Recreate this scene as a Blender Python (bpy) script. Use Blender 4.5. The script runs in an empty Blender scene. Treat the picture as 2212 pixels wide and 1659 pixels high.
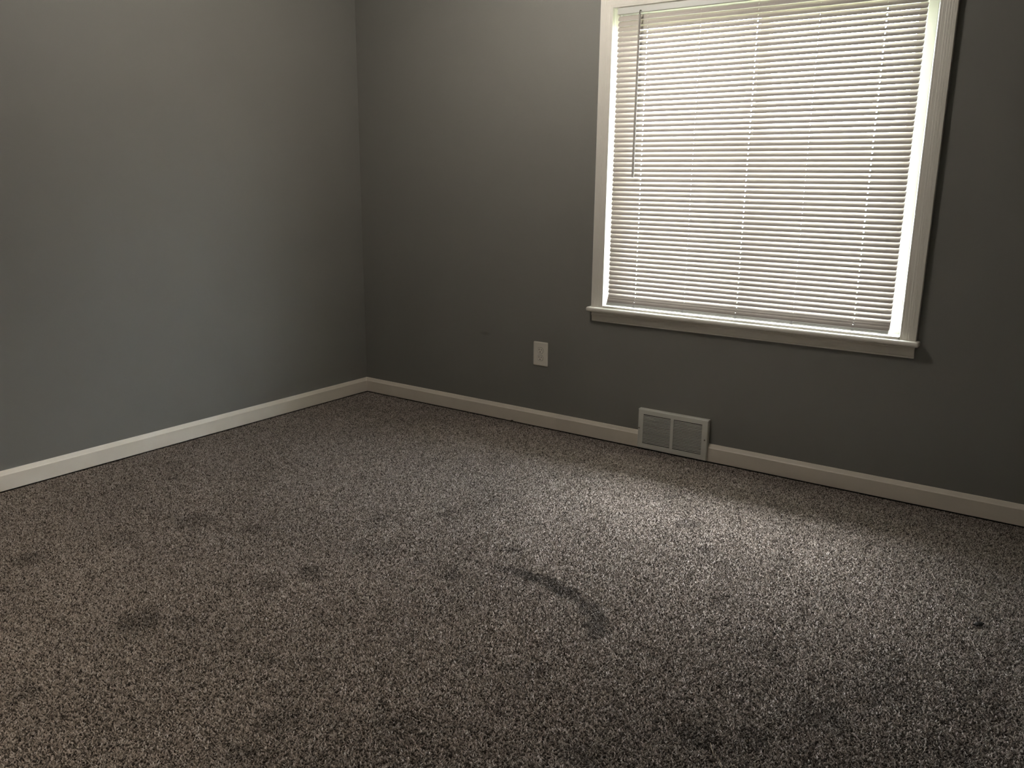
import bpy, bmesh, math, random
import numpy as np
from mathutils import Matrix, Vector

S = bpy.context.scene
COL = S.collection
random.seed(4); rng = np.random.default_rng(7)

# ------------------------------------------------------------------ camera
cam_d = bpy.data.cameras.new('camera'); cam = bpy.data.objects.new('camera', cam_d); COL.objects.link(cam)
cam_d.sensor_width = 36.0; cam_d.lens = 29.599; cam_d.clip_start = 0.02
r = Vector((0.81823574, 0.57479889, 0.00982356)); u = Vector((-0.14508345, 0.18993357, 0.97101804)); w = Vector((-0.55627427, 0.7959469, -0.23880424))
M = Matrix((r, u, -w)).transposed().to_4x4(); M.translation = Vector((3.5375, -3.5367, 1.2583))
cam.matrix_world = M
S.camera = cam

# ------------------------------------------------------------------ daylight and exposure
SKY = 62.0
LAMP = 136.0
HALL_FILL = 175.0  # strength of the added fill lamp in the hall
SUN = 11.5
wd = bpy.data.worlds.new('world'); S.world = wd; wd.use_nodes = True
nt = wd.node_tree; bg = nt.nodes['Background']
tc = nt.nodes.new('ShaderNodeTexCoord'); sp = nt.nodes.new('ShaderNodeSeparateXYZ'); cr = nt.nodes.new('ShaderNodeValToRGB')
nt.links.new(tc.outputs['Generated'], sp.inputs[0]); nt.links.new(sp.outputs['Z'], cr.inputs[0])
cr.color_ramp.elements[0].position = 0.0; cr.color_ramp.elements[0].color = (0.86, 0.92, 0.94, 1)
cr.color_ramp.elements[1].position = 1.0; cr.color_ramp.elements[1].color = (0.88, 0.95, 1.06, 1)
nt.links.new(cr.outputs[0], bg.inputs[0]); bg.inputs[1].default_value = SKY
sun_d = bpy.data.lights.new('sun', 'SUN'); sun_d.energy = SUN; sun_d.angle = math.radians(25.0); sun_d.color = (1.0, 0.97, 0.95)
sun = bpy.data.objects.new('sun', sun_d); COL.objects.link(sun)
sun.rotation_euler = Vector((0.30, -1.0, -1.40)).to_track_quat('-Z', 'Y').to_euler(); sun.location = (0, 6, 9)
S.view_settings.view_transform = 'Standard'; S.view_settings.look = 'None'
S.view_settings.gamma = 1.0; S.view_settings.use_curve_mapping = False
S.view_settings.exposure = 0.0

# ------------------------------------------------------------------ materials
def mat(name, base, rough=0.5, spec=0.5, var=0.0, vscale=8.0, bump=0.0, bscale=200.0, metal=0.0):
    m = bpy.data.materials.new(name); m.use_nodes = True
    n = m.node_tree.nodes; l = m.node_tree.links; b = n['Principled BSDF']
    b.inputs['Base Color'].default_value = (*base, 1); b.inputs['Roughness'].default_value = rough
    b.inputs['Specular IOR Level'].default_value = spec; b.inputs['Metallic'].default_value = metal
    g = n.new('ShaderNodeNewGeometry')
    if var > 0:
        t = n.new('ShaderNodeTexNoise'); t.inputs['Scale'].default_value = vscale; t.inputs['Detail'].default_value = 5
        l.new(g.outputs['Position'], t.inputs['Vector'])
        mx = n.new('ShaderNodeMix'); mx.data_type = 'RGBA'
        mx.inputs[6].default_value = (*[c*(1-var) for c in base], 1); mx.inputs[7].default_value = (*[min(1, c*(1+var)) for c in base], 1)
        l.new(t.outputs['Fac'], mx.inputs[0]); l.new(mx.outputs[2], b.inputs['Base Color'])
    if bump > 0:
        t2 = n.new('ShaderNodeTexNoise'); t2.inputs['Scale'].default_value = bscale; t2.inputs['Detail'].default_value = 3
        l.new(g.outputs['Position'], t2.inputs['Vector'])
        bp = n.new('ShaderNodeBump'); bp.inputs['Strength'].default_value = bump; bp.inputs['Distance'].default_value = 0.002
        l.new(t2.outputs['Fac'], bp.inputs['Height']); l.new(bp.outputs[0], b.inputs['Normal'])
    return m

M_WALL = mat('wall_paint', (0.186, 0.180, 0.164), rough=0.55, spec=0.35, var=0.05, vscale=3, bump=0.25, bscale=260)
M_CEIL = mat('ceiling_paint', (0.48, 0.47, 0.45), rough=0.8, spec=0.2, var=0.02, bump=0.15, bscale=120)
M_TRIM = mat('white_trim_paint', (0.80, 0.76, 0.69), rough=0.4, spec=0.45, var=0.03, vscale=10, bump=0.08, bscale=90)
M_BASE = mat('baseboard_paint', (0.76, 0.69, 0.60), rough=0.42, spec=0.45, var=0.05, vscale=14, bump=0.1, bscale=80)
M_VINYL = mat('window_vinyl', (0.78, 0.79, 0.78), rough=0.4, spec=0.4, var=0.02)
M_SLAT = mat('blind_slat_vinyl', (0.50, 0.453, 0.422), rough=0.55, spec=0.4, var=0.03, vscale=6)
M_RAIL = mat('blind_rail_metal', (0.60, 0.60, 0.56), rough=0.4, spec=0.45, var=0.02)
M_CORD = mat('blind_cord', (0.60, 0.57, 0.52), rough=0.8, spec=0.2)
M_WAND = mat('wand_plastic', (0.42, 0.39, 0.36), rough=0.3, spec=0.5)
M_PLUG = mat('plug_plastic', (0.50, 0.50, 0.49), rough=0.5)
M_HOOK = mat('hook_metal', (0.10, 0.10, 0.08), rough=0.5)
M_PLATE = mat('outlet_plastic', (0.80, 0.75, 0.67), rough=0.35, spec=0.5, var=0.02)
M_DARK = mat('dark_hollow', (0.02, 0.018, 0.015), rough=0.9, spec=0.1)
M_VENT = mat('vent_enamel', (0.74, 0.73, 0.67), rough=0.4, spec=0.45, var=0.03, vscale=20)
M_SCREW = mat('screw_metal', (0.20, 0.19, 0.16), rough=0.45, metal=0.6)
M_BRONZE = mat('lamp_metal', (0.25, 0.23, 0.20), rough=0.4, metal=0.8)
M_SCRAP = mat('dark_scrap', (0.018, 0.015, 0.012), rough=0.8, spec=0.2, var=0.4, vscale=200)
M_THREAD = mat('pale_thread', (0.45, 0.38, 0.28), rough=0.9, spec=0.1)
M_LINT = mat('dark_lint', (0.06, 0.05, 0.04), rough=0.95, spec=0.1, var=0.3, vscale=300)
M_LAWN = mat('lawn_grass', (0.21, 0.22, 0.13), rough=0.9, spec=0.1, var=0.3, vscale=6)
M_SUB = mat('carpet_backing', (0.055, 0.047, 0.040), rough=1.0, spec=0.0, var=0.5, vscale=120)

# a faint scuff on the wall left of the outlet, as dirt in the paint
def wall_scuff():
    n = M_WALL.node_tree.nodes; l = M_WALL.node_tree.links; b = n['Principled BSDF']
    src = b.inputs['Base Color'].links[0].from_socket
    g = n.new('ShaderNodeNewGeometry'); mp = n.new('ShaderNodeMapping'); mp.vector_type = 'TEXTURE'
    mp.inputs['Location'].default_value = (0.888, 0, 0.4485); mp.inputs['Scale'].default_value = (0.045, 0.3, 0.013)
    l.new(g.outputs['Position'], mp.inputs[0])
    ln = n.new('ShaderNodeVectorMath'); ln.operation = 'LENGTH'; l.new(mp.outputs[0], ln.inputs[0])
    mr = n.new('ShaderNodeMapRange'); mr.inputs[1].default_value = 0.2; mr.inputs[2].default_value = 1.0
    mr.inputs[3].default_value = 0.35; mr.inputs[4].default_value = 0.0; l.new(ln.outputs['Value'], mr.inputs[0])
    mx = n.new('ShaderNodeMix'); mx.data_type = 'RGBA'; mx.inputs[7].default_value = (0.07, 0.062, 0.05, 1)
    l.new(mr.outputs[0], mx.inputs[0]); l.new(src, mx.inputs[6]); l.new(mx.outputs[2], b.inputs['Base Color'])
wall_scuff()

# window glass: clear pane with a fresnel reflection
M_GLASS = bpy.data.materials.new('clear_glass'); M_GLASS.use_nodes = True
n = M_GLASS.node_tree.nodes; l = M_GLASS.node_tree.links; n.remove(n['Principled BSDF'])
tr = n.new('ShaderNodeBsdfTransparent'); tr.inputs[0].default_value = (0.93, 0.95, 0.94, 1)
gl = n.new('ShaderNodeBsdfGlossy'); gl.inputs['Roughness'].default_value = 0.02
lw = n.new('ShaderNodeLayerWeight'); pw = n.new('ShaderNodeMath'); pw.operation = 'POWER'; pw.inputs[1].default_value = 5.0
ma = n.new('ShaderNodeMath'); ma.operation = 'MULTIPLY_ADD'; ma.inputs[1].default_value = 0.9; ma.inputs[2].default_value = 0.04
l.new(lw.outputs['Facing'], pw.inputs[0]); l.new(pw.outputs[0], ma.inputs[0])
mx = n.new('ShaderNodeMixShader'); l.new(ma.outputs[0], mx.inputs[0]); l.new(tr.outputs[0], mx.inputs[1]); l.new(gl.outputs[0], mx.inputs[2])
l.new(mx.outputs[0], n['Material Output'].inputs[0])

# glowing glass of the ceiling lamp
M_GLOW = bpy.data.materials.new('lit_glass_shade'); M_GLOW.use_nodes = True
n = M_GLOW.node_tree.nodes; l = M_GLOW.node_tree.links; n.remove(n['Principled BSDF'])
em = n.new('ShaderNodeEmission'); em.inputs[0].default_value = (1.0, 0.94, 0.85, 1); em.inputs[1].default_value = LAMP
l.new(em.outputs[0], n['Material Output'].inputs[0])
M_HALL_FILL = M_GLOW.copy(); M_HALL_FILL.name = 'hall_fill_glass'  # glow of the fill lamp added beyond the doorway
for q in M_HALL_FILL.node_tree.nodes:
    if q.type == 'EMISSION': q.inputs[0].default_value = (1.0, 0.88, 0.70, 1); q.inputs[1].default_value = HALL_FILL
M_FROST = mat('frosted_base_glass', (0.8, 0.78, 0.72), rough=0.5)
M_FROST.node_tree.nodes['Principled BSDF'].inputs['Emission Color'].default_value = (1.0, 0.94, 0.85, 1); M_FROST.node_tree.nodes['Principled BSDF'].inputs['Emission Strength'].default_value = LAMP*0.1

# carpet yarn: colour per tuft from the mesh attribute
M_CARPET = bpy.data.materials.new('carpet_yarn'); M_CARPET.use_nodes = True
n = M_CARPET.node_tree.nodes; l = M_CARPET.node_tree.links; b = n['Principled BSDF']
at = n.new('ShaderNodeAttribute'); at.attribute_name = 'yarn'; l.new(at.outputs['Color'], b.inputs['Base Color'])
b.inputs['Roughness'].default_value = 0.95; b.inputs['Specular IOR Level'].default_value = 0.1

# ------------------------------------------------------------------ helpers
def link(o, parent=None):
    COL.objects.link(o)
    if parent is not None: o.parent = parent
    return o
def obj(name, bm, m, parent=None, smooth=False):
    bmesh.ops.recalc_face_normals(bm, faces=bm.faces[:])
    me = bpy.data.meshes.new(name); bm.to_mesh(me); bm.free()
    if smooth:
        for p in me.polygons: p.use_smooth = True
    me.materials.append(m)
    return link(bpy.data.objects.new(name, me), parent)
def empty(name, loc):
    o = bpy.data.objects.new(name, None); o.location = loc; o.empty_display_size = 0.1
    return link(o)
def tag(o, label=None, cat=None, group=None, kind=None):
    if label: o['label'] = label
    if cat: o['category'] = cat
    if group: o['group'] = group
    if kind: o['kind'] = kind
    return o
def box(bm, x0, x1, y0, y1, z0, z1, bev=0.0, seg=1):
    v = [bm.verts.new((x, y, z)) for x in (x0, x1) for y in (y0, y1) for z in (z0, z1)]
    f = [(0,1,3,2), (4,6,7,5), (0,4,5,1), (2,3,7,6), (0,2,6,4), (1,5,7,3)]
    fs = [bm.faces.new([v[i] for i in q]) for q in f]
    if bev > 0:
        es = list({e for q in fs for e in q.edges})
        bmesh.ops.bevel(bm, geom=es, offset=bev, segments=seg, profile=0.5, affect='EDGES')
    return v
def sweep(bm, prof, path, up, closed=False):
    """prof: (a,b) pairs; path: (origin, A, B) per station: point = origin + A*a + B*b"""
    rings = [[bm.verts.new(Vector(o) + Vector(A)*a + Vector(B)*b_) for a, b_ in prof] for o, A, B in path]
    for i in range(len(rings)-1):
        for j in range(len(prof)):
            k = (j+1) % len(prof)
            bm.faces.new((rings[i][j], rings[i][k], rings[i+1][k], rings[i+1][j]))
    bm.faces.new(rings[0]); bm.faces.new(rings[-1][::-1])
def tube(bm, pts, rad, sides=8):
    pts = [Vector(p) for p in pts]; rings = []
    for i, p in enumerate(pts):
        d = (pts[min(i+1, len(pts)-1)] - pts[max(i-1, 0)]).normalized()
        a = d.orthogonal().normalized() if i == 0 else (rings_a - d*rings_a.dot(d)).normalized()
        rings_a = a; c = d.cross(a)
        rr = rad[i] if isinstance(rad, (list, tuple)) else rad
        rings.append([bm.verts.new(p + (a*math.cos(t)+c*math.sin(t))*rr) for t in [2*math.pi*k/sides for k in range(sides)]])
    for i in range(len(rings)-1):
        for k in range(sides):
            q = (k+1) % sides
            bm.faces.new((rings[i][k], rings[i][q], rings[i+1][q], rings[i+1][k]))
    bm.faces.new(rings[0][::-1]); bm.faces.new(rings[-1])
def lathe(bm, prof, c, n=32):
    rings = []
    for rr, z in prof:
        rings.append([bm.verts.new((c[0]+rr*math.cos(2*math.pi*k/n), c[1]+rr*math.sin(2*math.pi*k/n), c[2]+z)) for k in range(n)])
    for i in range(len(rings)-1):
        for k in range(n):
            q = (k+1) % n
            bm.faces.new((rings[i][k], rings[i][q], rings[i+1][q], rings[i+1][k]))
    bm.faces.new(rings[0][::-1]); bm.faces.new(rings[-1])

# ------------------------------------------------------------------ room shell
RX, RY, RZ = 4.0, -4.0, 2.44
WX0, WX1, WZ0, WZ1 = 1.5995, 2.9195, 0.640, 1.9855      # rough window opening
bm = bmesh.new(); T = 0.16
box(bm, -T, WX0, 0, T, -0.1, RZ); box(bm, WX1, RX+T, 0, T, -0.1, RZ)
box(bm, WX0, WX1, 0, T, -0.1, WZ0); box(bm, WX0, WX1, 0, T, WZ1, RZ)
tag(obj('wall_back', bm, M_WALL), 'grey painted wall that holds the window', kind='structure')
bm = bmesh.new(); box(bm, -T, 0, RY, 0, -0.1, RZ); tag(obj('wall_left', bm, M_WALL), 'plain grey painted wall on the left', kind='structure')
bm = bmesh.new(); box(bm, RX, RX+T, RY, 0, -0.1, RZ); tag(obj('wall_right', bm, M_WALL), 'grey painted wall beside the window, right of frame', kind='structure')
DX0, DX1, DZ, HY = 0.55, 1.49, 2.03, -5.30           # doorway and hall added behind the viewer to let fill light in
bm = bmesh.new(); box(bm, -T, DX0, RY-0.12, RY, -0.1, RZ); box(bm, DX1, RX+T, RY-0.12, RY, -0.1, RZ); box(bm, DX0, DX1, RY-0.12, RY, DZ, RZ)
tag(obj('wall_front', bm, M_WALL), 'grey painted wall behind the viewer, with an unseen doorway added for fill light', kind='structure')
bm = bmesh.new(); box(bm, -T, RX+T, HY-T, HY, -0.1, RZ); box(bm, -T, 0, HY, RY-0.12, -0.1, RZ); box(bm, RX, RX+T, HY, RY-0.12, -0.1, RZ)
tag(obj('wall_hall_added', bm, M_WALL), 'unseen hall walls added round the fill lamp beyond the doorway', kind='structure')
bm = bmesh.new()
for x0_, x1_, z0_, z1_ in ((DX0-0.06, DX0, 0, DZ+0.06), (DX1, DX1+0.06, 0, DZ+0.06), (DX0, DX1, DZ, DZ+0.06)):
    box(bm, x0_, x1_, RY, RY+0.016, z0_, z1_, 0.003)
tag(obj('trim_1', bm, M_TRIM), 'white casing round the added doorway behind the viewer', kind='structure')
bm = bmesh.new(); box(bm, -T, RX+T, HY-T, T, RZ, RZ+0.1); tag(obj('ceiling', bm, M_CEIL), 'white flat ceiling', kind='structure')
bm = bmesh.new(); box(bm, 0, RX, HY, 0, -0.1, -0.0052); tag(obj('floor', bm, M_SUB), 'floor under the carpet pile', kind='structure')
bm = bmesh.new(); box(bm, -14, 18, 0.6, 26, -0.6, -0.5); tag(obj('ground', bm, M_LAWN), 'lawn outside the window', kind='structure')

EAVE = 0.62
bm = bmesh.new(); box(bm, -3.0, 7.0, T+0.001, T+EAVE, 2.40, 2.44); box(bm, -3.0, 7.0, T+EAVE-0.03, T+EAVE, 2.36, 2.58)
tag(obj('eave', bm, M_CEIL), 'roof overhang outside above the window', kind='structure')

# baseboards: flat face with a chamfered top
BH, BC, BT = 0.0823, 0.0641, 0.0145
bprof = [(0.0, 0.0012), (BT, 0.0012), (BT, BC), (BT-0.0035, BC+0.0045), (0.0040, BH-0.0015), (0.0, BH)]
def baseboard(name, p0, p1, into, label, m0=0, m1=0):
    p0, p1, into = Vector(p0), Vector(p1), Vector(into); d = (p1-p0).normalized(); bm = bmesh.new()
    A0, A1 = into + d*m0, into - d*m1            # mitre at inside corners
    sweep(bm, bprof, [(p0, A0, (0,0,1)), (p1, A1, (0,0,1))], None)
    return tag(obj(name, bm, M_BASE), label, kind='structure')
VX0, VX1 = 1.8199, 2.1701
baseboard('baseboard_left', (0.0, RY, 0), (0.0, 0, 0), (1,0,0), 'white baseboard along the left wall', 1, 1)
baseboard('baseboard_back', (0, 0.0, 0), (VX0+0.002, 0.0, 0), (0,-1,0), 'white baseboard between the corner and the vent', 1, 0)
baseboard('baseboard_back', (VX1-0.001, 0.0, 0), (RX, 0.0, 0), (0,-1,0), 'white baseboard right of the vent', 0, 1)
baseboard('baseboard_right', (RX, 0, 0), (RX, RY, 0), (-1,0,0), 'white baseboard along the right wall', 1, 1)
baseboard('baseboard_front', (RX, RY, 0), (DX1+0.06, RY, 0), (0,1,0), 'white baseboard behind the viewer, right of the added doorway', 1, 0)
baseboard('baseboard_front', (DX0-0.06, RY, 0), (0, RY, 0), (0,1,0), 'white baseboard behind the viewer, left of the added doorway', 0, 1)

# ------------------------------------------------------------------ window
win = tag(empty('window_1', (2.26, 0, WZ0)), 'white window with ribbed casing, sill and closed blind in front', kind='structure')
wp = win.location.copy()
def wobj(name, bm, m, smooth=False, parent=None):
    o = obj(name, bm, m, None, smooth); o.parent = parent or win
    if parent is None: o.matrix_parent_inverse = Matrix.Translation(-wp)
    return o
CX0, CX1, CZT, SILLZ = 1.5378, 2.981, 2.047, 0.6561
# casing profile: a = distance inward from outer edge, b = depth into the room
cprof = [(0.0, 0.0), (0.0, 0.0165), (0.0015, 0.0180), (0.0110, 0.0182), (0.0130, 0.0176), (0.0155, 0.0181), (0.0195, 0.0181), (0.0215, 0.0174),
         (0.0240, 0.0178), (0.0280, 0.0176), (0.0300, 0.0167), (0.0325, 0.0170), (0.0365, 0.0167), (0.0385, 0.0158), (0.0500, 0.0148), (0.0520, 0.0138),
         (0.0545, 0.0141), (0.0600, 0.0137), (0.0612, 0.0118), (0.0612, 0.0)]
def casing(name, o0, A0, o1, A1):
    bm = bmesh.new(); sweep(bm, cprof, [(o0, A0, (0,-1,0)), (o1, A1, (0,-1,0))], None)
    return wobj(name, bm, M_TRIM)
casing('side_casing', (CX0, 0, SILLZ), (1,0,0), (CX0, 0, CZT), (1,0,-1))
casing('side_casing', (CX1, 0, SILLZ), (-1,0,0), (CX1, 0, CZT), (-1,0,-1))
casing('head_casing', (CX0, 0, CZT), (1,0,-1), (CX1, 0, CZT), (-1,0,-1))
# stool with rounded nose, horns past the casing
bm = bmesh.new(); ST0, ST1, SN = 1.5226, 2.9947, -0.0434
sprof = [(0.0, 0.0)]
for k in range(7):
    a = math.pi/2 - math.pi*k/6
    sprof.append((0.0366+0.0068*math.cos(a), -0.0105+0.0105*math.sin(a)))
sprof.append((0.0, -0.021))
def horn(x, k, q): return ((x, -0.0005, SILLZ-0.0105*(1-q)), (0, -k, 0), (0, 0, q))
sweep(bm, sprof, [horn(ST0, 0.90, 0.62), horn(ST0+0.0015, 0.95, 0.84), horn(ST0+0.004, 0.985, 0.96), horn(ST0+0.008, 1, 1),
                  horn(ST1-0.008, 1, 1), horn(ST1-0.004, 0.985, 0.96), horn(ST1-0.0015, 0.95, 0.84), horn(ST1, 0.90, 0.62)], None)
box(bm, WX0+0.001, WX1-0.001, -0.001, 0.066, SILLZ-0.014, SILLZ)
wobj('sill', bm, M_TRIM)
bm = bmesh.new(); box(bm, WX0+0.0012, WX1-0.0012, -0.0205, 0.0498, SILLZ+0.0001, SILLZ+0.0098, 0.0015, 2); wobj('sill_stop', bm, M_TRIM)
# apron under the stool, moulded
aprof = [(0.0, -0.0), (0.0125, -0.0), (0.0150, -0.006), (0.0132, -0.009), (0.0150, -0.013), (0.0150, -0.017), (0.0118, -0.023), (0.0105, -0.031), (0.0098, -0.0385),
         (0.0085, -0.0400), (0.0102, -0.0425), (0.0098, -0.0475), (0.0080, -0.0490), (0.0, -0.0490)]
bm = bmesh.new()
sweep(bm, aprof, [((1.5395, 0, SILLZ-0.0213), (0,-1,0), (0,0,1)), ((2.9785, 0, SILLZ-0.0213), (0,-1,0), (0,0,1))], None)
wobj('apron', bm, M_TRIM)
# vinyl frame set back in the opening: a thin outer flange and a deeper inner step
def frame_bar(name, x0, x1, z0, z1, x2, x3, z2, z3):
    bm = bmesh.new(); box(bm, x0, x1, 0.050, 0.125, z0, z1, 0.002); box(bm, x2, x3, 0.060, 0.125, z2, z3, 0.004, 2); return wobj(name, bm, M_VINYL)
frame_bar('side_frame', WX0-0.004, WX0+0.013, SILLZ-0.010, WZ1+0.004, WX0+0.013, WX0+0.052, SILLZ-0.010, WZ1-0.013)
frame_bar('side_frame', WX1-0.013, WX1+0.004, SILLZ-0.010, WZ1+0.004, WX1-0.052, WX1-0.013, SILLZ-0.010, WZ1-0.013)
frame_bar('head_frame', WX0+0.0131, WX1-0.0131, WZ1-0.013, WZ1+0.004, WX0+0.0521, WX1-0.0521, WZ1-0.048, WZ1-0.013)
# painted liner of the opening, between casing and frame
bm = bmesh.new(); box(bm, WX0-0.004, WX0+0.0006, 0.0002, 0.0499, SILLZ-0.010, WZ1+0.003); wobj('side_jamb', bm, M_TRIM)
bm = bmesh.new(); box(bm, WX1-0.0006, WX1+0.004, 0.0002, 0.0499, SILLZ-0.010, WZ1+0.003); wobj('side_jamb', bm, M_TRIM)
bm = bmesh.new(); box(bm, WX0+0.0007, WX1-0.0007, 0.0002, 0.0499, WZ1-0.0006, WZ1+0.003); wobj('head_jamb', bm, M_TRIM)
# sash: two side by side with stiles and rails, glass panes
mid = 0.5*(WX0+WX1)
for sx0, sx1, yy in ((WX0+0.050, mid+0.018, 0.068), (mid-0.018, WX1-0.050, 0.096)):
    bm = bmesh.new(); z0, z1 = SILLZ-0.004, WZ1-0.046; fw = 0.036
    box(bm, sx0, sx0+fw, yy, yy+0.026, z0, z1, 0.003); box(bm, sx1-fw, sx1, yy, yy+0.026, z0, z1, 0.003)
    box(bm, sx0+fw, sx1-fw, yy, yy+0.026, z0, z0+fw, 0.003); box(bm, sx0+fw, sx1-fw, yy, yy+0.026, z1-fw, z1, 0.003)
    fr_ = wobj('sash_frame', bm, M_VINYL)
    bm = bmesh.new(); box(bm, sx0+fw-0.004, sx1-fw+0.004, yy+0.011, yy+0.015, z0+fw-0.004, z1-fw+0.004)
    wobj('pane', bm, M_GLASS, parent=fr_)
bm = bmesh.new(); box(bm, WX0, WX1, 0.066, 0.20, WZ0-0.03, WZ0+0.0035); wobj('outer_sill', bm, M_VINYL)

# ------------------------------------------------------------------ venetian blind
BX0, BX1, BY = 1.6255, 2.8815, -0.006
LAD = [1.768, 2.012, 2.256, 2.500, 2.744]; HOLES = {0, 2, 4}
NS, Z_FIRST, PITCH = 58, 1.9275, 0.02141
TILT, CROWN = math.radians(60), 0.0032
blind = tag(empty('window_blind', (2.2535, BY, 1.98)), 'wide white horizontal slat blind, closed, hanging inside the window casing', 'blind')
def bobj(name, bm, m, smooth=False):
    o = obj(name, bm, m, None, smooth); o.parent = blind; o.matrix_parent_inverse = Matrix.Translation(-blind.location); return o
bm = bmesh.new(); box(bm, BX0-0.001, BX1+0.001, BY-0.0125, BY+0.0125, 1.9545, 1.9815, 0.0015, 2); bobj('headrail', bm, M_RAIL)
# one slat: crowned strip with cord holes; local y = across the chord, origin at the centre
def slat_mesh():
    bm = bmesh.new(); L = BX1-BX0
    xs = [0, 0.003, 0.008]
    for i, lx in enumerate(LAD):
        c = lx-BX0; h = 0.0018 if i in HOLES else 0.0007
        xs += [c-h, c+h]
    xs += [L-0.008, L-0.003, L]
    cs = [-0.0126, -0.0085, -0.0036, 0.0, 0.0036, 0.0085, 0.0126]
    holes = [(LAD[i]-BX0) for i in range(5)]
    def P(x, c, top):
        cc = c
        e = min(x, L-x)
        lim = 0.0126 if e > 0.0079 else (0.0115 if e > 0.0029 else 0.0085)
        cc = max(-lim, min(lim, c))
        zz = CROWN*(1-(cc/0.0126)**2) + (0.00018 if top else -0.00018)
        return (x-L/2, cc, zz)
    grid = {}
    for t in (0, 1):
        for i, x in enumerate(xs):
            for j, c in enumerate(cs):
                grid[t, i, j] = bm.verts.new(P(x, c, t))
    def hole(i, j):
        xm = 0.5*(xs[i]+xs[i+1])
        if j not in (2, 3): return False
        for k, hx in enumerate(holes):
            if abs(xm-hx) < 0.0019: return (k in HOLES) or j == 3
        return False
    cells = {(i, j) for i in range(len(xs)-1) for j in range(len(cs)-1) if not hole(i, j)}
    for (i, j) in cells:
        for t in (0, 1):
            q = [grid[t, i, j], grid[t, i+1, j], grid[t, i+1, j+1], grid[t, i, j+1]]
            bm.faces.new(q if t else q[::-1])
        for di, dj, a, b_ in ((-1,0,(i,j),(i,j+1)), (1,0,(i+1,j),(i+1,j+1)), (0,-1,(i,j),(i+1,j)), (0,1,(i,j+1),(i+1,j+1))):
            if (i+di, j+dj) not in cells:
                bm.faces.new((grid[0,a[0],a[1]], grid[0,b_[0],b_[1]], grid[1,b_[0],b_[1]], grid[1,a[0],a[1]]))
    bmesh.ops.remove_doubles(bm, verts=bm.verts[:], dist=1e-6)
    bmesh.ops.recalc_face_normals(bm, faces=bm.faces[:])
    me = bpy.data.meshes.new('slat'); bm.to_mesh(me); bm.free(); me.materials.append(M_SLAT)
    return me
SM = slat_mesh()
for k in range(NS):
    zlow = Z_FIRST - k*PITCH
    o = link(bpy.data.objects.new('slat', SM), blind)
    o.matrix_parent_inverse = Matrix.Translation(-blind.location)
    o.location = (0.5*(BX0+BX1) + random.uniform(-.0004, .0004), BY, zlow + 0.0126*math.sin(TILT))
    t = TILT + random.uniform(-0.012, 0.012)
    o.rotation_euler = (t, 0, 0)          # +y (outer) edge up, room edge down
# the spare slats at the foot lie shingled on the rail
A60, B60 = Vector((0, math.cos(TILT), math.sin(TILT))), Vector((0, -math.sin(TILT), math.cos(TILT)))
cst = Vector((0.5*(BX0+BX1), BY, Z_FIRST - (NS-1)*PITCH + 0.0126*math.sin(TILT)))
for k in range(2):
    cst = cst - B60*0.0012 - A60*0.0112
    o = link(bpy.data.objects.new('slat', SM), blind); o.matrix_parent_inverse = Matrix.Translation(-blind.location)
    o.location = cst; o.rotation_euler = (TILT, 0, 0)
RC = cst - B60*0.0056 - A60*0.0125
# bottom rail with a stacked lip, and its cord plugs
bm = bmesh.new()
rprof = [(-0.0125, -0.0030), (-0.0115, -0.0040), (0.0115, -0.0040), (0.0130, -0.0025), (0.0130, 0.0022), (0.0115, 0.0040), (-0.0050, 0.0040), (-0.0056, 0.0030), (-0.0064, 0.0030), (-0.0070, 0.0040), (-0.0110, 0.0040), (-0.0125, 0.0028)]
RA, RB = A60, B60
sweep(bm, rprof, [((BX0-0.002, RC.y, RC.z), RA, RB), ((BX1-0.003, RC.y, RC.z), RA, RB)], None)
bobj('bottom_rail', bm, M_RAIL)
for i, lx in enumerate(LAD):
    bm = bmesh.new()
    c0 = Vector((lx, RC.y, RC.z)); A_, B_ = Vector(RA), Vector(RB)
    sweep(bm, [(-0.0134, -0.004), (-0.0134, 0.0036), (-0.0110, 0.0056), (0.0060, 0.0056), (0.0075, 0.0042), (0.0075, 0.0041), (-0.0118, 0.0041), (-0.0126, -0.004)],
          [(c0-Vector((0.0055, 0, 0)), A_, B_), (c0+Vector((0.0055, 0, 0)), A_, B_)], None)
    bobj('cord_plug', bm, M_PLUG)
    bm = bmesh.new()
    dy = 0.0128*math.cos(TILT)
    for s in (-1, 1):
        tube(bm, [(lx, BY+s*(dy+0.0012), 1.956), (lx, BY+s*(dy+0.0012), 0.694)], 0.00035, 4)
    for k in range(NS):
        zc = Z_FIRST - k*PITCH + 0.0126*math.sin(TILT)
        tube(bm, [(lx+0.0014, BY-dy, zc-0.0126*math.sin(TILT)-0.0004), (lx+0.0014, BY+dy, zc+0.0126*math.sin(TILT)-0.0016)], 0.00025, 3)
    bobj('ladder_cord', bm, M_CORD)
    if i in HOLES:
        bm = bmesh.new(); tube(bm, [(lx-0.0003, BY+0.0004, 1.956), (lx-0.0003, BY+0.0004, 0.696)], 0.0005, 5)
        bobj('lift_cord', bm, M_CORD)
# tilt wand on its hook
bm = bmesh.new(); tube(bm, [(1.7385, -0.0300, 1.945), (1.7380, -0.0305, 1.60), (1.7385, -0.0310, 1.262)], [0.0052, 0.0054, 0.0060], 6); wnd = bobj('wand', bm, M_WAND)
bm = bmesh.new(); tube(bm, [(1.7385, -0.0175, 1.962), (1.7385, -0.0270, 1.961), (1.7385, -0.0300, 1.955), (1.7385, -0.0300, 1.944)], 0.0024, 6); hk = bobj('wand_hook', bm, M_HOOK)

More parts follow.
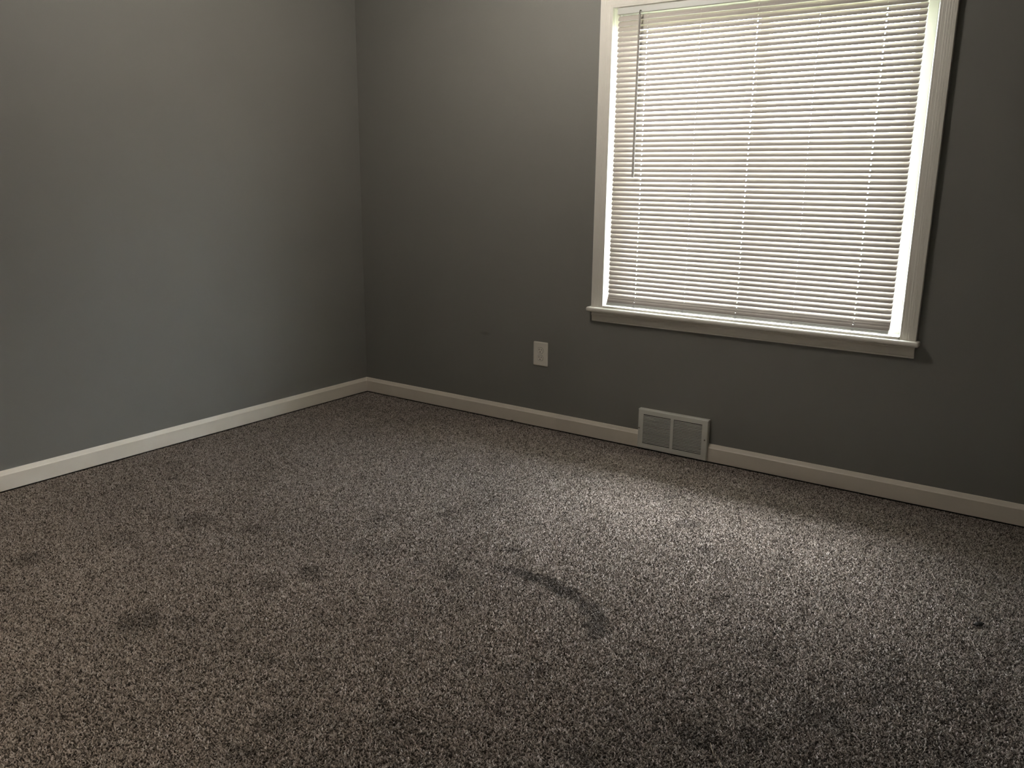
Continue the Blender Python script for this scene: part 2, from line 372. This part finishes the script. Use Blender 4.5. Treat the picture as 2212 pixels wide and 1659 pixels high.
# ------------------------------------------------------------------ wall outlet
OX, OZ, OW, OH = 1.2007, 0.3205, 0.0867, 0.124
out = tag(empty('wall_outlet', (OX+OW/2, 0, OZ)), 'white duplex electrical outlet with oversized cover plate on the grey wall', 'outlet')
def oobj(name, bm, m, parent=None, smooth=False):
    o = obj(name, bm, m, parent or out, smooth)
    if parent is None: o.matrix_parent_inverse = Matrix.Translation(-out.location)
    return o
bm = bmesh.new(); x0, x1, z0, z1 = OX, OX+OW, OZ, OZ+OH
rings = []
for inset, y in ((0.0, -0.0003), (0.0, -0.0030), (0.0022, -0.0052), (0.0055, -0.0062)):
    rr = 0.0045; ring = []
    for cx, cz, a0 in ((x1-rr, z1-rr, 0), (x0+rr, z1-rr, 90), (x0+rr, z0+rr, 180), (x1-rr, z0+rr, 270)):
        for k in range(4):
            a = math.radians(a0+30*k); q = rr
            px, pz_ = cx+q*math.cos(a), cz+q*math.sin(a)
            mx_, mz_ = (x0+x1)/2, (z0+z1)/2
            px = mx_ + (px-mx_)*(1-2*inset/OW); pz_ = mz_ + (pz_-mz_)*(1-2*inset/OH)
            ring.append(bm.verts.new((px, y, pz_)))
    rings.append(ring)
for i in range(3):
    for k in range(16): bm.faces.new((rings[i][k], rings[i][(k+1) % 16], rings[i+1][(k+1) % 16], rings[i+1][k]))
bm.faces.new(rings[-1]); bm.faces.new(rings[0])
oobj('cover_plate', bm, M_PLATE)
oc = (OX+OW/2, OZ+OH/2-0.001)
for s in (1, -1):
    cz = oc[1] + s*0.0193
    bm = bmesh.new(); ring0, ring1, ring2 = [], [], []
    for k in range(40):                    # truncated circle face
        a = 2*math.pi*k/40; px = 0.0172*math.cos(a); pz_ = max(-0.0142, min(0.0142, 0.0172*math.sin(a)))
        ring0.append(bm.verts.new((oc[0]+px, -0.0058, cz+pz_))); ring1.append(bm.verts.new((oc[0]+px, -0.0074, cz+pz_)))
        ring2.append(bm.verts.new((oc[0]+px*.95, -0.0080, cz+pz_*.95)))
    for A_, B_ in ((ring0, ring1), (ring1, ring2)):
        for k in range(40): bm.faces.new((A_[k], A_[(k+1) % 40], B_[(k+1) % 40], B_[k]))
    bm.faces.new(ring2); bm.faces.new(ring0)
    rc = oobj('receptacle', bm, M_PLATE)
    bm = bmesh.new(); box(bm, oc[0]-0.0078, oc[0]-0.0054, -0.0082, -0.0079, cz+0.0005, cz+0.0090); oobj('slot', bm, M_DARK, out).parent = out
    bm = bmesh.new(); box(bm, oc[0]+0.0054, oc[0]+0.0078, -0.0082, -0.0079, cz+0.0012, cz+0.0082); oobj('slot', bm, M_DARK, out).parent = out
    bm = bmesh.new(); tube(bm, [(oc[0], -0.0079, cz-0.0070), (oc[0], -0.0082, cz-0.0070)], 0.0027, 12); oobj('ground_hole', bm, M_DARK, out).parent = out
    bm = bmesh.new()                       # shadow gap where the face meets the plate opening
    for k in range(40):
        a = 2*math.pi*k/40; a2 = 2*math.pi*(k+1)/40
        def rp(a, q): return (oc[0]+(0.0172+q)*math.cos(a), cz+max(-0.0142-q, min(0.0142+q, (0.0172+q)*math.sin(a))))
        P0, P1, P2, P3 = rp(a, 0.0001), rp(a2, 0.0001), rp(a2, 0.0011), rp(a, 0.0011)
        vs = [bm.verts.new((p[0], -0.00635, p[1])) for p in (P0, P1, P2, P3)]; bm.faces.new(vs)
    bmesh.ops.remove_doubles(bm, verts=bm.verts[:], dist=1e-7)
    oobj('gap', bm, M_DARK, out).parent = out
for o in out.children:
    o.matrix_parent_inverse = Matrix.Translation(-out.location)
bm = bmesh.new(); tube(bm, [(oc[0], -0.0058, oc[1]), (oc[0], -0.0070, oc[1])], [0.0034, 0.0028], 12); oobj('screw', bm, M_PLATE)

# ------------------------------------------------------------------ baseboard vent
VZ0, VZ1, VY = 0.0046, 0.1961, -0.0255
vent = tag(empty('wall_vent', ((VX0+VX1)/2, 0, VZ0)), 'white metal louvred air vent set into the baseboard below the window', 'vent')
def vobj(name, bm, m):
    o = obj(name, bm, m, vent); o.matrix_parent_inverse = Matrix.Translation(-vent.location); return o
G = [(1.8466, 1.9868), (2.0014, 2.1422)]; GZ0, GZ1 = 0.0290, 0.1717
bm = bmesh.new()
# face with two openings (front and back skins), rim returning to the wall
xs = [VX0, G[0][0], G[0][1], G[1][0], G[1][1], VX1]; zs_ = [VZ0, GZ0, GZ1, VZ1]
for i in range(5):
    for j in range(3):
        if j == 1 and i in (1, 3): continue
        e = 0.0
        box(bm, xs[i]+(0.003 if i == 0 else 0), xs[i+1]-(0.003 if i == 4 else 0), VY, VY+0.0012, zs_[j]+(0 if j == 0 else 0), zs_[j+1]-(0.004 if j == 2 else 0))
vobj('face_plate', bm, M_VENT)
bm = bmesh.new()
# sloping top lip and side returns
def slab(p):
    vs = [bm.verts.new(q) for q in p]; bm.faces.new(vs)
    return vs
th = 0.0012
def prism(poly, axis_vec):
    a = [bm.verts.new(Vector(q)) for q in poly]; b_ = [bm.verts.new(Vector(q)+Vector(axis_vec)) for q in poly]
    bm.faces.new(a); bm.faces.new(b_[::-1])
    for i in range(len(a)): bm.faces.new((a[i], a[(i+1) % len(a)], b_[(i+1) % len(a)], b_[i]))
prism([(VX0, VY, VZ1-0.004), (VX0, VY+0.003, VZ1), (VX0, -0.0005, VZ1), (VX0, -0.0005, VZ1-th), (VX0, VY+0.0035, VZ1-th), (VX0, VY+th, VZ1-0.004)], (VX1-VX0, 0, 0))
prism([(VX0+0.003, VY, VZ0), (VX0, VY+0.003, VZ0), (VX0, -0.0005, VZ0), (VX0+th, -0.0005, VZ0), (VX0+th, VY+0.0035, VZ0), (VX0+0.003, VY+th, VZ0)], (0, 0, VZ1-VZ0-0.004))
prism([(VX1-0.003, VY, VZ0), (VX1, VY+0.003, VZ0), (VX1, -0.0005, VZ0), (VX1-th, -0.0005, VZ0), (VX1-th, VY+0.0035, VZ0), (VX1-0.003, VY+th, VZ0)], (0, 0, VZ1-VZ0-0.004))
vobj('rim', bm, M_VENT)
bm = bmesh.new(); box(bm, VX0+0.004, VX1-0.004, -0.004, -0.001, VZ0+0.002, VZ1-0.006); vobj('duct_hollow', bm, M_DARK)
NL = 20; p = (GZ1-GZ0)/ (NL-0.42)
bm = bmesh.new()      # louver blade: thin, tilted
LW = G[0][1]-G[0][0]
pl = [(-LW/2, 0.0002, 0.0019), (-LW/2, -0.0006, 0.0016), (-LW/2, -0.0006, -0.0016), (-LW/2, 0.0090, -0.0070), (-LW/2, 0.0094, -0.0062), (-LW/2, 0.0010, -0.0010)]
prism(pl, (LW, 0, 0))
bmesh.ops.recalc_face_normals(bm, faces=bm.faces[:])
lme = bpy.data.meshes.new('louver'); bm.to_mesh(lme); bm.free(); lme.materials.append(M_VENT)
for g0, g1 in G:
    for k in range(NL-1):
        o = link(bpy.data.objects.new('louver', lme), vent); o.matrix_parent_inverse = Matrix.Translation(-vent.location)
        zt = GZ1 - (k+1)*p + 0.5*0.42*p + 0.0003
        o.location = ((g0+g1)/2, VY+0.0004, zt + 0.5*0.0)
for sx, sz in ((1.8266, 0.1010), (2.1575, 0.1010)):
    bm = bmesh.new(); tube(bm, [(sx, VY+0.0003, sz), (sx, VY-0.0016, sz), (sx, VY-0.0022, sz)], [0.0034, 0.0032, 0.0018], 12); vobj('screw', bm, M_SCREW)

# ------------------------------------------------------------------ ceiling lamp (above the frame, lights the room)
LX, LY = 1.50, -1.15
lamp = tag(empty('ceiling_light', (LX, LY, RZ)), 'round flush ceiling lamp with lit glass drum, above the frame', 'lamp')
def lobj(name, bm, m):
    o = obj(name, bm, m, lamp, True); o.matrix_parent_inverse = Matrix.Translation(-lamp.location); return o
bm = bmesh.new(); lathe(bm, [(0.085, 0.0), (0.085, -0.012), (0.070, -0.028), (0.020, -0.034), (0.018, -0.060)], (LX, LY, RZ)); lobj('canopy', bm, M_BRONZE)
bm = bmesh.new(); lathe(bm, [(0.146, -0.045), (0.150, -0.050), (0.150, -0.122), (0.146, -0.126)], (LX, LY, RZ)); lobj('glass_drum', bm, M_GLOW)
bm = bmesh.new(); lathe(bm, [(0.151, -0.1262), (0.152, -0.130), (0.146, -0.133), (0.020, -0.134)], (LX, LY, RZ)); lobj('base_glass', bm, M_FROST)
bm = bmesh.new(); lathe(bm, [(0.020, -0.1342), (0.022, -0.140), (0.010, -0.149), (0.004, -0.156)], (LX, LY, RZ), 16); lobj('finial', bm, M_BRONZE)
# unseen fill lamp added in the hall: its light falls through the doorway on to the near left carpet
HX, HYL = 1.12, -4.60
hl = tag(empty('ceiling_light', (HX, HYL, RZ)), 'unseen fill lamp added in the hall beyond the doorway, built as a round ceiling lamp', 'lamp')
for nm, pf, mm in (('canopy', [(0.085, 0.0), (0.085, -0.012), (0.070, -0.028), (0.020, -0.034), (0.018, -0.060)], M_BRONZE),
                   ('glass_bowl', [(0.150, -0.045), (0.152, -0.058), (0.140, -0.085), (0.112, -0.105), (0.070, -0.120), (0.020, -0.127)], M_HALL_FILL),
                   ('finial', [(0.020, -0.1272), (0.022, -0.133), (0.010, -0.142), (0.004, -0.150)], M_BRONZE)):
    bm = bmesh.new(); lathe(bm, pf, (HX, HYL, RZ)); o = obj(nm, bm, mm, hl, True); o.matrix_parent_inverse = Matrix.Translation(-hl.location)

# ------------------------------------------------------------------ carpet pile (uncountable: one object)
STAINS_SHADE = [(0.9,-1.808,0.069,0.5),(1.131,-1.727,0.042,0.5),(0.815,-2.051,0.049,0.4),(0.724,-2.327,0.054,0.7),(1.545,-1.832,0.043,0.7),(1.619,-1.84,0.018,0.7),(1.946,-1.588,0.033,0.9),(1.798,-1.57,0.025,0.5),(1.423,-1.367,0.028,0.6),(1.597,-1.21,0.021,0.6),(1.601,-1.167,0.018,0.6),(1.672,-0.976,0.026,0.5),(1.604,-1.591,0.064,0.3),(1.395,-2.346,0.06,0.7),(1.508,-2.264,0.038,0.6),(1.672,-2.438,0.022,0.6),(1.851,-2.268,0.031,0.6),(1.513,-1.976,0.051,0.4),(2.045,-2.233,0.03,0.4),(2.301,-1.941,0.031,0.5),(2.398,-1.917,0.022,0.7),(1.495,-2.718,0.04,0.5),(2.089,-2.412,0.05,0.5),(2.11,-2.541,0.036,0.5),(2.325,-2.274,0.054,0.5),(1.997,-1.311,0.032,0.8),(2.227,-0.516,0.034,0.5),(2.393,-0.734,0.049,0.7),(2.534,-0.917,0.036,0.6),(2.79,-0.856,0.044,0.5),(2.728,-1.201,0.04,0.4),(3.002,-1.001,0.043,0.4),(2.914,-1.425,0.051,0.4),(2.703,-1.913,0.023,0.6),(2.916,-1.878,0.049,0.9),(3.025,-1.81,0.038,0.8),(3.134,-1.635,0.067,0.8),(3.253,-1.444,0.07,0.6),(3.214,-1.306,0.062,0.5),(2.751,-2.098,0.052,0.6),(3.41,-1.583,0.064,0.5),(2.478,-1.88,0.036,0.5),(3.16,-1.62,0.22,0.26),(3.36,-1.36,0.20,0.22),(2.95,-1.98,0.20,0.22)]  # broad discs at the end paint near-right shade along with some staining
ARC = [(2.038,-1.437,0.3),(2.09,-1.432,0.7),(2.137,-1.432,1),(2.257,-1.452,1),(2.33,-1.468,0.95),(2.377,-1.483,0.75),(2.420,-1.510,0.8),(2.448,-1.545,0.9),(2.478,-1.590,0.9),(2.499,-1.631,0.7)]
def vnoise(x, y, s, seed):
    g = np.random.default_rng(seed).random((256, 256)); X, Y = x*s, y*s
    xi, yi = np.floor(X).astype(int), np.floor(Y).astype(int); fx, fy = X-xi, Y-yi
    fx = fx*fx*(3-2*fx); fy = fy*fy*(3-2*fy); a = lambda i, j: g[(xi+i) % 256, (yi+j) % 256]
    return (a(0,0)*(1-fx)+a(1,0)*fx)*(1-fy) + (a(0,1)*(1-fx)+a(1,1)*fx)*fy
def scatter(step, x0, x1, y0, y1):
    gx, gy = np.meshgrid(np.arange(x0, x1, step), np.arange(y0, y1, step)); n_ = gx.size
    return gx.ravel()+rng.uniform(-.45, .45, n_)*step, gy.ravel()+rng.uniform(-.45, .45, n_)*step
def carpet():
    E0 = 0.0180
    def seen(x, y):    # floor the photograph can see plus a margin
        d = (np.array([3.5375-1.73, -3.5367+2.88])); 
        nx, ny = (-1.565+2.88), -(3.55-1.73)           # normal of the near edge line
        L_ = math.hypot(nx, ny); return ((x-1.73)*(-nx) + (y+2.88)*(-ny))/L_ > -0.35
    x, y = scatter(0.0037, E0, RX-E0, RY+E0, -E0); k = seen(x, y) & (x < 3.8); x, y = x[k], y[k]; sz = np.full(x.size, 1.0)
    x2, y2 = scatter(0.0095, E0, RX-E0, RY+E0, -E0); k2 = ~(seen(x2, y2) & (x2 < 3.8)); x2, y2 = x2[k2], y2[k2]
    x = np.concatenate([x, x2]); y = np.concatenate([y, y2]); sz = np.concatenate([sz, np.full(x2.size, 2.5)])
    n_ = x.size
    clump = vnoise(x, y, 130, 1)*0.4 + vnoise(x, y, 250, 2)*0.6
    wx = x + 0.018*(vnoise(x, y, 22, 11)-0.5) + 0.02*(vnoise(x, y, 60, 12)-0.5); wy = y + 0.018*(vnoise(x, y, 22, 13)-0.5) + 0.02*(vnoise(x, y, 60, 14)-0.5)
    st = np.zeros(n_)
    for cx, cy, rr, s in STAINS_SHADE:
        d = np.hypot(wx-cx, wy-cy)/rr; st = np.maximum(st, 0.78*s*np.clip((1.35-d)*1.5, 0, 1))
    for (ax, ay, aw), (bx, by, bw) in zip(ARC[:-1], ARC[1:]):
        ex, ey = bx-ax, by-ay; t = np.clip(((wx-ax)*ex+(wy-ay)*ey)/(ex*ex+ey*ey), 0, 1)
        d = np.hypot(wx-ax-t*ex, wy-ay-t*ey)/0.027; st = np.maximum(st, (aw+(bw-aw)*t)*np.clip((1.35-d)*1.6, 0, 1))
    broad = vnoise(x, y, 3.1, 21)*0.5 + vnoise(x, y, 7.3, 22)*0.3 + vnoise(x, y, 15, 23)*0.2
    light = np.array([0.49, 0.415, 0.365]); darkc = np.array([0.066, 0.053, 0.045]); pale = np.array([0.62, 0.55, 0.505])
    v = np.clip(0.55 + 0.7*(clump-0.5) + rng.normal(0, 0.30, n_), 0, 1)
    c = darkc + (light-darkc)*v[:, None]
    pk = rng.random(n_) < 0.10; c[pk] = pale*rng.uniform(0.8, 1.0, (pk.sum(), 1))
    dk = rng.random(n_) < 0.10; c[dk] = darkc*0.7
    c *= (0.86 + 0.28*broad)[:, None]
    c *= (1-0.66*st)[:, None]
    h = (0.0046 + 0.0012*(clump-0.5)*2 + rng.uniform(-0.0012, 0.0012, n_))*np.where(sz > 1, 1.15, 1)*(1-0.25*st)
    edge = np.minimum(np.minimum(x, -y), np.minimum(RX-x, y-RY)); h *= np.clip(0.55+(edge-E0)/0.02*0.45, 0.55, 1)
    az = rng.uniform(0, 2*math.pi, n_); lean = rng.uniform(0.001, 0.0065, n_)*sz; la = rng.uniform(0, 2*math.pi, n_); rad = rng.uniform(0.0026, 0.0036, n_)*sz
    V = np.empty((n_, 4, 3), np.float32)
    for q in range(3):
        V[:, q, 0] = x+rad*np.cos(az+q*2.0944); V[:, q, 1] = y+rad*np.sin(az+q*2.0944); V[:, q, 2] = -0.0050
    V[:, 3, 0] = np.clip(x+lean*np.cos(la), E0-.001, RX-E0); V[:, 3, 1] = np.clip(y+lean*np.sin(la), RY+E0, -E0+.001); V[:, 3, 2] = -0.0050+h
    F = np.array([[0,1,3],[1,2,3],[2,0,3]], np.int32)[None] + (np.arange(n_, dtype=np.int32)*4)[:, None, None]
    me = bpy.data.meshes.new('carpet_pile')
    me.vertices.add(n_*4); me.vertices.foreach_set('co', V.ravel())
    me.loops.add(n_*9); me.loops.foreach_set('vertex_index', F.ravel())
    me.polygons.add(n_*3); me.polygons.foreach_set('loop_start', np.arange(0, n_*9, 3, dtype=np.int32))
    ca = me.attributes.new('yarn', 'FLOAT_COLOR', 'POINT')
    cc = np.ones((n_, 4, 4), np.float32); cc[:, :, :3] = c[:, None, :]; cc[:, :3, :3] *= 0.55     # yarn is darker at its root
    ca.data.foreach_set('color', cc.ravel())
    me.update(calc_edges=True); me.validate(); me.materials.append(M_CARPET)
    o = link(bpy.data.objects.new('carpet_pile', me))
    tag(o, 'speckled grey-brown cut pile carpet with darker worn marks and near-right shade painted in', 'carpet', kind='stuff')
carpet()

# ------------------------------------------------------------------ litter on the carpet
bm = bmesh.new()
pts = [(-0.016, 0.000, 0.0005), (-0.004, 0.006, 0.003), (0.010, 0.007, 0.006), (0.017, 0.001, 0.005), (0.008, -0.005, 0.002), (-0.006, -0.004, 0.001)]
a = [bm.verts.new(q) for q in pts]; b2 = [bm.verts.new((q[0], q[1], q[2]+0.0022)) for q in pts]
ca_ = bm.verts.new((0.001, 0.001, 0.001)); cb_ = bm.verts.new((0.001, 0.001, 0.0062))
for i in range(6):
    j = (i+1) % 6; bm.faces.new((a[i], a[j], b2[j], b2[i])); bm.faces.new((a[j], a[i], ca_)); bm.faces.new((b2[i], b2[j], cb_))
sc = tag(obj('leaf_scrap', bm, M_SCRAP), 'small dark curled scrap lying on the carpet by the right edge', 'litter'); sc.location = (3.386, -0.931, 0.0005); sc.rotation_euler = (0, 0, 0.55)
bm = bmesh.new(); tube(bm, [(2.955, -1.895, 0.003), (2.966, -1.915, 0.006), (2.976, -1.930, 0.005), (2.994, -1.941, 0.006), (3.010, -1.965, 0.003)], 0.0007, 5)
tag(obj('loose_thread', bm, M_THREAD), 'thin pale thread lying on the dark carpet near the bottom edge', 'litter')
bm = bmesh.new(); bmesh.ops.create_icosphere(bm, subdivisions=2, radius=0.006)
for v_ in bm.verts: v_.co *= 1+random.uniform(-.3, .3); v_.co.z *= 0.6; v_.co.x *= 1.3
ln_ = tag(obj('lint_clump', bm, M_LINT), 'tiny dark lint clump against the baseboard left of the vent', 'litter'); ln_.location = (1.082, -0.0215, 0.0035)
